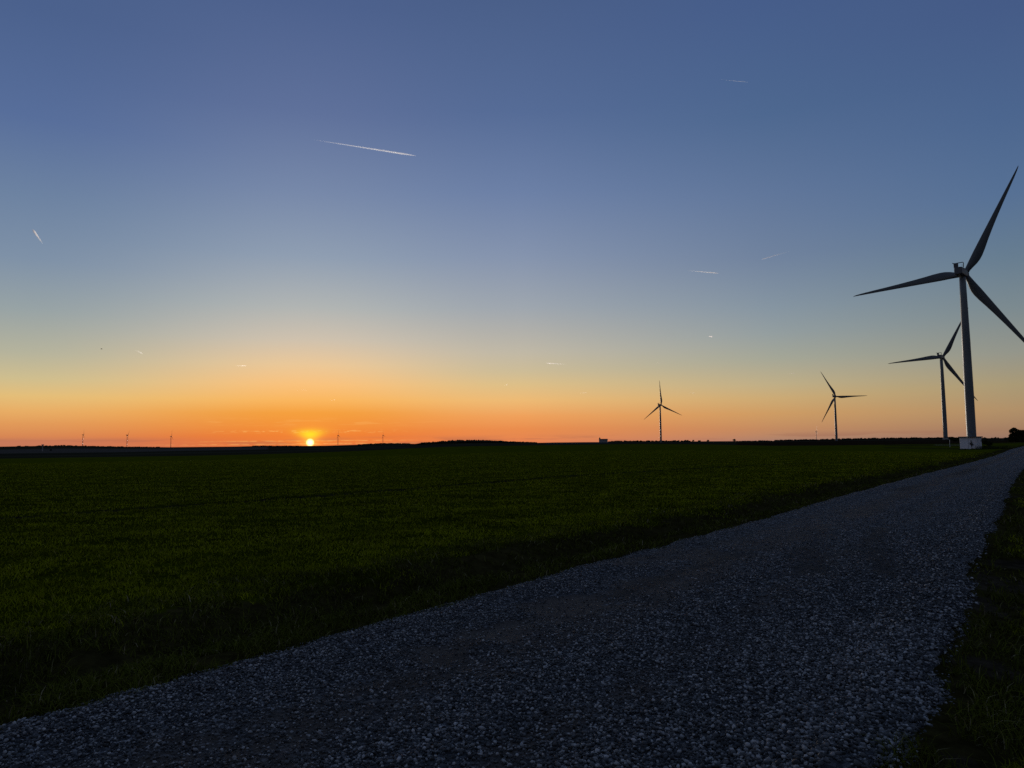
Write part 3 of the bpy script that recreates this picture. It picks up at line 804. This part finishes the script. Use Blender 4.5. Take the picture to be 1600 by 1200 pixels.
tree(1593.5, 334, 5.4, 5.0, "lower dark tree second in the row closing the track, beside the tall rounded one", group=TR, skirt=True, trunk_f=.15, ls=.28, dens=420)
tree(1600, 338, 5.4, 5.4, "dark tree cut by the right edge of the photo at the end of the track", group=TR, skirt=True, trunk_f=.15, ls=.28, dens=420)
tree(1612, 345, 5.6, 7, "dark bushy tree just past the right edge of the photo", group=TR, skirt=True, trunk_f=.15, ls=.3, dens=420)
tree(1517.5, 146.2, 1.8, .95, "thin dark sapling growing in front of the white cabin wall", name="sapling", dens=30, ls=.10, trunk_f=.35)
tree(1541, 152, 1.7, 1.5, "low dark bush at the right side of the white cabin", cat="bush", name="bush", dens=110, ls=.1, trunk_f=.1)
tree(1546, 158, 1.4, 1.6, "small dark bush behind the one at the right of the cabin", cat="bush", name="bush", dens=70, ls=.1, trunk_f=.1)
random.seed(5)
# brambles: low mass at the foot of the cabin
bm = MB(); blobs = []
for i in range(26):
    px = 1524 + 2.0 * i; p = at(px, 700, 141 - .25 * i + random.uniform(-1, 1)); z = lz(p[0], p[1])
    blobs.append(((p[0], p[1], z + .15), random.uniform(.5, .9), random.uniform(.35, .65)))
for i in range(10):
    p = at(1500 + 3 * i, 702, 145.5 + random.uniform(-.4, .4)); blobs.append(((p[0], p[1], CZ + .02), .35, .15))
leaf_cloud(bm, blobs, 90, .1)
o = bm.build("brambles", m_leaf); tag(o, "low dark brambles along the foot of the cabin and track edge", "brambles", kind="stuff")
tree(1487, 420, 3.0, 4.4, "dark bush behind the white post, left one of two", cat="bush", name="bush", trunk_f=.1, ls=.3, dens=160)
tree(1495, 415, 2.5, 4.0, "dark bush just left of the cabin roof, right one of two", cat="bush", name="bush", trunk_f=.1, ls=.3, dens=160)

# white marker post
p = at(1484.3, 696, 185); z = lz(p[0], p[1])
root = empty("marker_post", (p[0], p[1], z), -R(30))
q = MB(); q.tube([(0, 0, -.3), (0, 0, 1.6)], .035, 8); q.build("post", m_post, root)
q = MB(); q.box((0, -.02, 1.72), (.2, .05, .2)); q.build("plate", m_post, root)
tag(root, "thin white marker post with small plate in the field left of the cabin", "post")

# pale service track crossing to the turbines
def ribbon(name, pts, w, mat, label):
    P = []; 
    for (a, b_) in zip(pts[:-1], pts[1:]):
        a = np.array(a); b_ = np.array(b_); n = 30
        for i in range(n): P.append(a + (b_ - a) * i / n)
    P.append(np.array(pts[-1])); P = np.array(P); d = np.gradient(P, axis=0); nrm = np.stack([-d[:, 1], d[:, 0]], -1)
    nrm /= np.linalg.norm(nrm, axis=1)[:, None]
    V = []
    for s in (-1, -.5, 0, .5, 1):
        Q = P + nrm * w / 2 * s; V.append(np.stack([Q[:, 0], Q[:, 1], land(Q[:, 0], Q[:, 1]) + .06 - .03 * abs(s)], -1))
    V = np.stack(V, 1); n = len(P); V = V.reshape(-1, 3)
    F = np.array([(i * 5 + k, i * 5 + k + 1, i * 5 + 5 + k + 1, i * 5 + 5 + k) for i in range(n - 1) for k in range(4)])
    o = np_mesh(name, V, [F], mat, smooth=True); tag(o, label, "track", kind="structure")
a = at(1462, 694, 232)[:2]; b_ = at(1500, 694, 226)[:2]; c_ = at(1535, 694, 215)[:2]
ribbon("path", [a, b_, c_], 2.6, m_track, "pale chalk service path crossing the grass behind the cabin")

# ------------------------------------------------------------------ far woods, hedges, skyline trees
def crown_mass(name, specs, label, cat):
    """specs: list of (px, depth, height, width)"""
    V = []; F = []; b0 = 0
    for px, dep, h, w in specs:
        p = at(px, 690, dep); z = lz(p[0], p[1], True) - .8
        n = 5 + int(3)
        for k in range(3):
            ox, oy = rng.normal(0, w * .25, 2); hh_ = h * rng.uniform(.6, 1.0); ww = w * rng.uniform(.4, .65)
            T = ICO_V * (1 + rng.uniform(-.35, .3, (12, 1))) * np.array([ww / 2 * 1.2, ww / 2 * 1.2, hh_ * .5])
            V.append(T + np.array([p[0] + ox, p[1] + oy, z + hh_ * .55])); F.append(ICO_F + b0); b0 += 12
    o = np_mesh(name, np.vstack(V), [np.vstack(F)], m_wood_mass); tag(o, label, cat, kind="stuff")
    return o
sp = []
for _ in range(900):
    px = rng.uniform(632, 838); dep = rng.uniform(2850, 3150)
    env = np.interp(px, [632, 645, 665, 680, 720, 750, 790, 838], [2, 6, 13, 15, 19, 18, 12, 5])
    sp.append((px, dep, env * .8 * rng.uniform(.45, 1.0) ** .8, rng.uniform(7, 15)))
crown_mass("distant_wood", sp, "dark wooded rise on the skyline right of the sun", "wood")
sp = []
for _ in range(420):
    px = rng.uniform(1150, 1500); dep = rng.uniform(2300, 2450)
    sp.append((px, dep, np.interp(px, [1150, 1230, 1300, 1400, 1500], [2.5, 6, 7, 7, 6]) * rng.uniform(.6, 1.05), rng.uniform(6, 13)))
for _ in range(160):
    px = rng.uniform(1500, 1640); sp.append((px, rng.uniform(700, 760), 3.6 * rng.uniform(.6, 1.1), rng.uniform(3, 6)))
crown_mass("distant_hedge", sp, "low dark hedge line along the skyline behind the turbines", "hedge")
sp = []
for _ in range(230):
    px = rng.choice([rng.uniform(20, 250), rng.uniform(395, 470), rng.uniform(560, 640)]); 
    sp.append((px, rng.uniform(5850, 6000), rng.uniform(3, 6.5), rng.uniform(12, 26)))
crown_mass("far_ridge_trees", sp, "tiny trees roughening the far ridge left of the sun", "trees")
sp = []
for _ in range(160):
    px = rng.uniform(952, 1075); sp.append((px, rng.uniform(2500, 2600), rng.uniform(3, 7), rng.uniform(6, 14)))
crown_mass("village_hedge", sp, "low dark hedge beside the tiny church", "hedge")
SK = "single trees on the right skyline"
for i, (px, h, w, lab) in enumerate([(1074.5, 4.5, 7, "tiny skyline tree, first to the right of the lone turbine"), (1083, 5, 7, "tiny skyline tree, second to the right of the lone turbine"),
        (1093, 3.5, 9, "tiny low skyline tree, third to the right of the lone turbine"), (1106.5, 5, 8, "tiny skyline tree, fourth to the right of the lone turbine"),
        (1147, 7, 12, "small broad skyline tree midway between the lone and middle distance turbines"),
        (996, 5, 8, "tiny skyline tree between the church and the lone turbine"), (1001.5, 5, 8, "tiny skyline tree just left of the lone turbine")]):
    tree(px, 2200, h, w, lab, group=SK, ls=1.2, dens=40, trunk_f=.15)
tree(80, 3600, 7, 11, "small dark tree on the pale slope right of the water tower", ls=1.4, dens=40, trunk_f=.1)

# church on the skyline
def church():
    D = 2500.; p = at(943, 690, D); z = lz(p[0], p[1]) - .5
    root = empty("church", (p[0], p[1], z), R(-6.5))
    w = MB(); w.box((1.5, 0, 3.6), (24, 9, 8.2)); w.build("wall", m_stonewall, root)
    r_ = MB(); h0, h1 = 7.6, 12.0
    r_.add([(-11, -4.9, h0), (14, -4.9, h0), (14, 4.9, h0), (-11, 4.9, h0), (-11, 0, h1), (14, 0, h1)], [(0, 1, 5, 4), (2, 3, 4, 5), (0, 4, 3), (1, 2, 5), (0, 3, 2, 1)])
    r_.build("roof", m_tiles, root)
    t_ = MB(); t_.box((-12.3, 0, 6.5), (5.2, 5.2, 14)); t_.build("tower", m_stonewall, root)
    s = MB(); s.add([(-15.1, -2.8, 13.4), (-9.5, -2.8, 13.4), (-9.5, 2.8, 13.4), (-15.1, 2.8, 13.4), (-12.3, 0, 17.5)], [(0, 1, 4), (1, 2, 4), (2, 3, 4), (3, 0, 4), (3, 2, 1, 0)])
    s.build("spire", m_tiles, root)
    for x in (-6, -2, 2, 6, 10):
        g = MB(); g.box((x, -4.52, 4), (1.1, .12, 3)); g.build("window", m_metal, root)
    tag(root, "tiny dark church with a stub tower on the skyline left of the lone turbine", "church")
church()
def water_tower():
    D = 3500.; p = at(67, 690, D); z = lz(p[0], p[1]) - 1
    root = empty("water_tower", (p[0], p[1], z)); top = EYE + (y_eye(67) - 694.4) * D / F_PX - z
    s = MB(); s.tube([(0, 0, 0), (0, 0, top * .4), (0, 0, top - 5)], [2.2, 1.6, 1.8], 12); s.build("stem", m_stonewall, root)
    k = MB(); k.tube([(0, 0, top - 6), (0, 0, top - 3.5), (0, 0, top - .6), (0, 0, top)], [1.8, 5.2, 5.4, 4.6], 20); k.build("tank", m_stonewall, root)
    tag(root, "tiny mushroom shaped water tower near the left edge of the skyline", "water tower")
water_tower()

# ------------------------------------------------------------------ contrails and the bird
def trail_mat(dens):
    m = bpy.data.materials.new("ice_trail"); m.use_nodes = True
    t = m.node_tree; t.nodes.clear()
    vs = N(t, 'ShaderNodeVolumeScatter', inp={'Color': (.88, .95, 1, 1), 'Density': dens, 'Anisotropy': 0.6})
    mo = t.nodes.new('ShaderNodeOutputMaterial'); t.links.new(vs.outputs[0], mo.inputs['Volume'])
    return m
CT = "condensation trails in the evening sky"
def trail(head, tail, wpx, label, tau=1.1):
    hd = ray(*head); el_ = hd[2]
    D0 = min(60000, 9000 / max(el_, .02)); td = ray(*tail)
    A = hd * D0 + np.array([0, 0, EYE]); B = td * (9000 / td[2] if 9000 / td[2] < 70000 else D0) + np.array([0, 0, EYE])
    n = 14; pts = []; rad = []
    r0 = wpx / 2 / F_PX * D0
    for i in range(n + 1):
        s = i / n; pts.append(A + (B - A) * s)
        rad.append(r0 * (min(1, .25 + s * 6) * (1 - s) ** .7 + .04))
    c = A.copy(); mb = MB(); mb.tube([q - c for q in pts], rad, 10)
    o = mb.build("contrail", trail_mat(tau / (2 * r0))); o.location = c; tag(o, label, "contrail", CT)
trail((650, 243.5), (488, 218), 2.7, "long bright white contrail, longest in the sky, high left of centre")
trail((51, 358.5), (67, 381), 3.2, "short bright contrail near the left edge of the sky", tau=0.6)
trail((1169, 128.3), (1120, 124), 1.1, "faint contrail, highest of all, at the upper right", tau=0.5)
trail((1123, 427), (1072, 422.5), 1.6, "level contrail left of the slanting one in the right sky", tau=1.4)
trail((1189, 405.5), (1234, 392.5), 1.9, "contrail slanting up to the right between the highest trail and the big turbine", tau=0.6)
trail((853, 567.3), (885, 569.3), 1.6, "short pale contrail low over the middle of the horizon", tau=1.2)
trail((223, 552.6), (211, 546.5), 1.8, "tiny bright contrail low in the left sky", tau=0.5)
trail((385, 571.4), (366, 571.7), 1.5, "tiny level contrail in the orange sky up left of the sun", tau=0.5)
trail((1113, 526), (1107, 525.4), 2.0, "tiny stubby contrail fleck, alone above the right horizon", tau=0.9)
trail((1243, 583.4), (1228, 583.2), 1.3, "faint level contrail just left of the middle distance turbine's raised blade", tau=0.35)
trail((1032, 567.2), (1024, 567.4), 1.3, "tiny contrail fleck straight above the lone turbine", tau=0.35)
trail((794, 600.5), (787, 602.5), 1.5, "tiny contrail fleck low in the orange sky near the picture's centre", tau=0.3)
trail((917, 614), (903, 614.2), 1.3, "faint contrail low in the sky left of the lone turbine", tau=0.3)
trail((1087, 614.2), (1073, 613.8), 1.3, "faint contrail low in the sky right of the lone turbine's top", tau=0.3)
trail((479, 609.2), (464, 609.8), 1.3, "faint level contrail straight above the sun", tau=0.12)
trail((525, 624), (515, 626.5), 1.3, "faint contrail fleck up right of the sun, tilted", tau=0.15)
def bird():
    p = at(158.5, 545.5, 190)
    b_ = MB(); b_.tube([(-.22, 0, 0), (-.12, 0, .03), (.05, 0, .04), (.16, 0, .05), (.25, 0, .04)], [.01, .05, .07, .045, .008], 8)
    root = empty("bird", p, R(20)); b_.build("body", m_plume, root, True)
    for s in (-1, 1):
        w = MB(); w.add([(.1, s * .04, .05), (-.06, s * .04, .05), (-.1, s * .3, .16), (-.02, s * .52, .10), (.05, s * .3, .17), (.02, s * .28, .15)], [(0, 1, 2, 4), (4, 2, 3), (0, 4, 5, 1), (5, 4, 3, 2), (1, 5, 2)])
        w.build("wing", m_plume, root)
    tag(root, "tiny dark bird in flight above the left horizon", "bird")
bird()
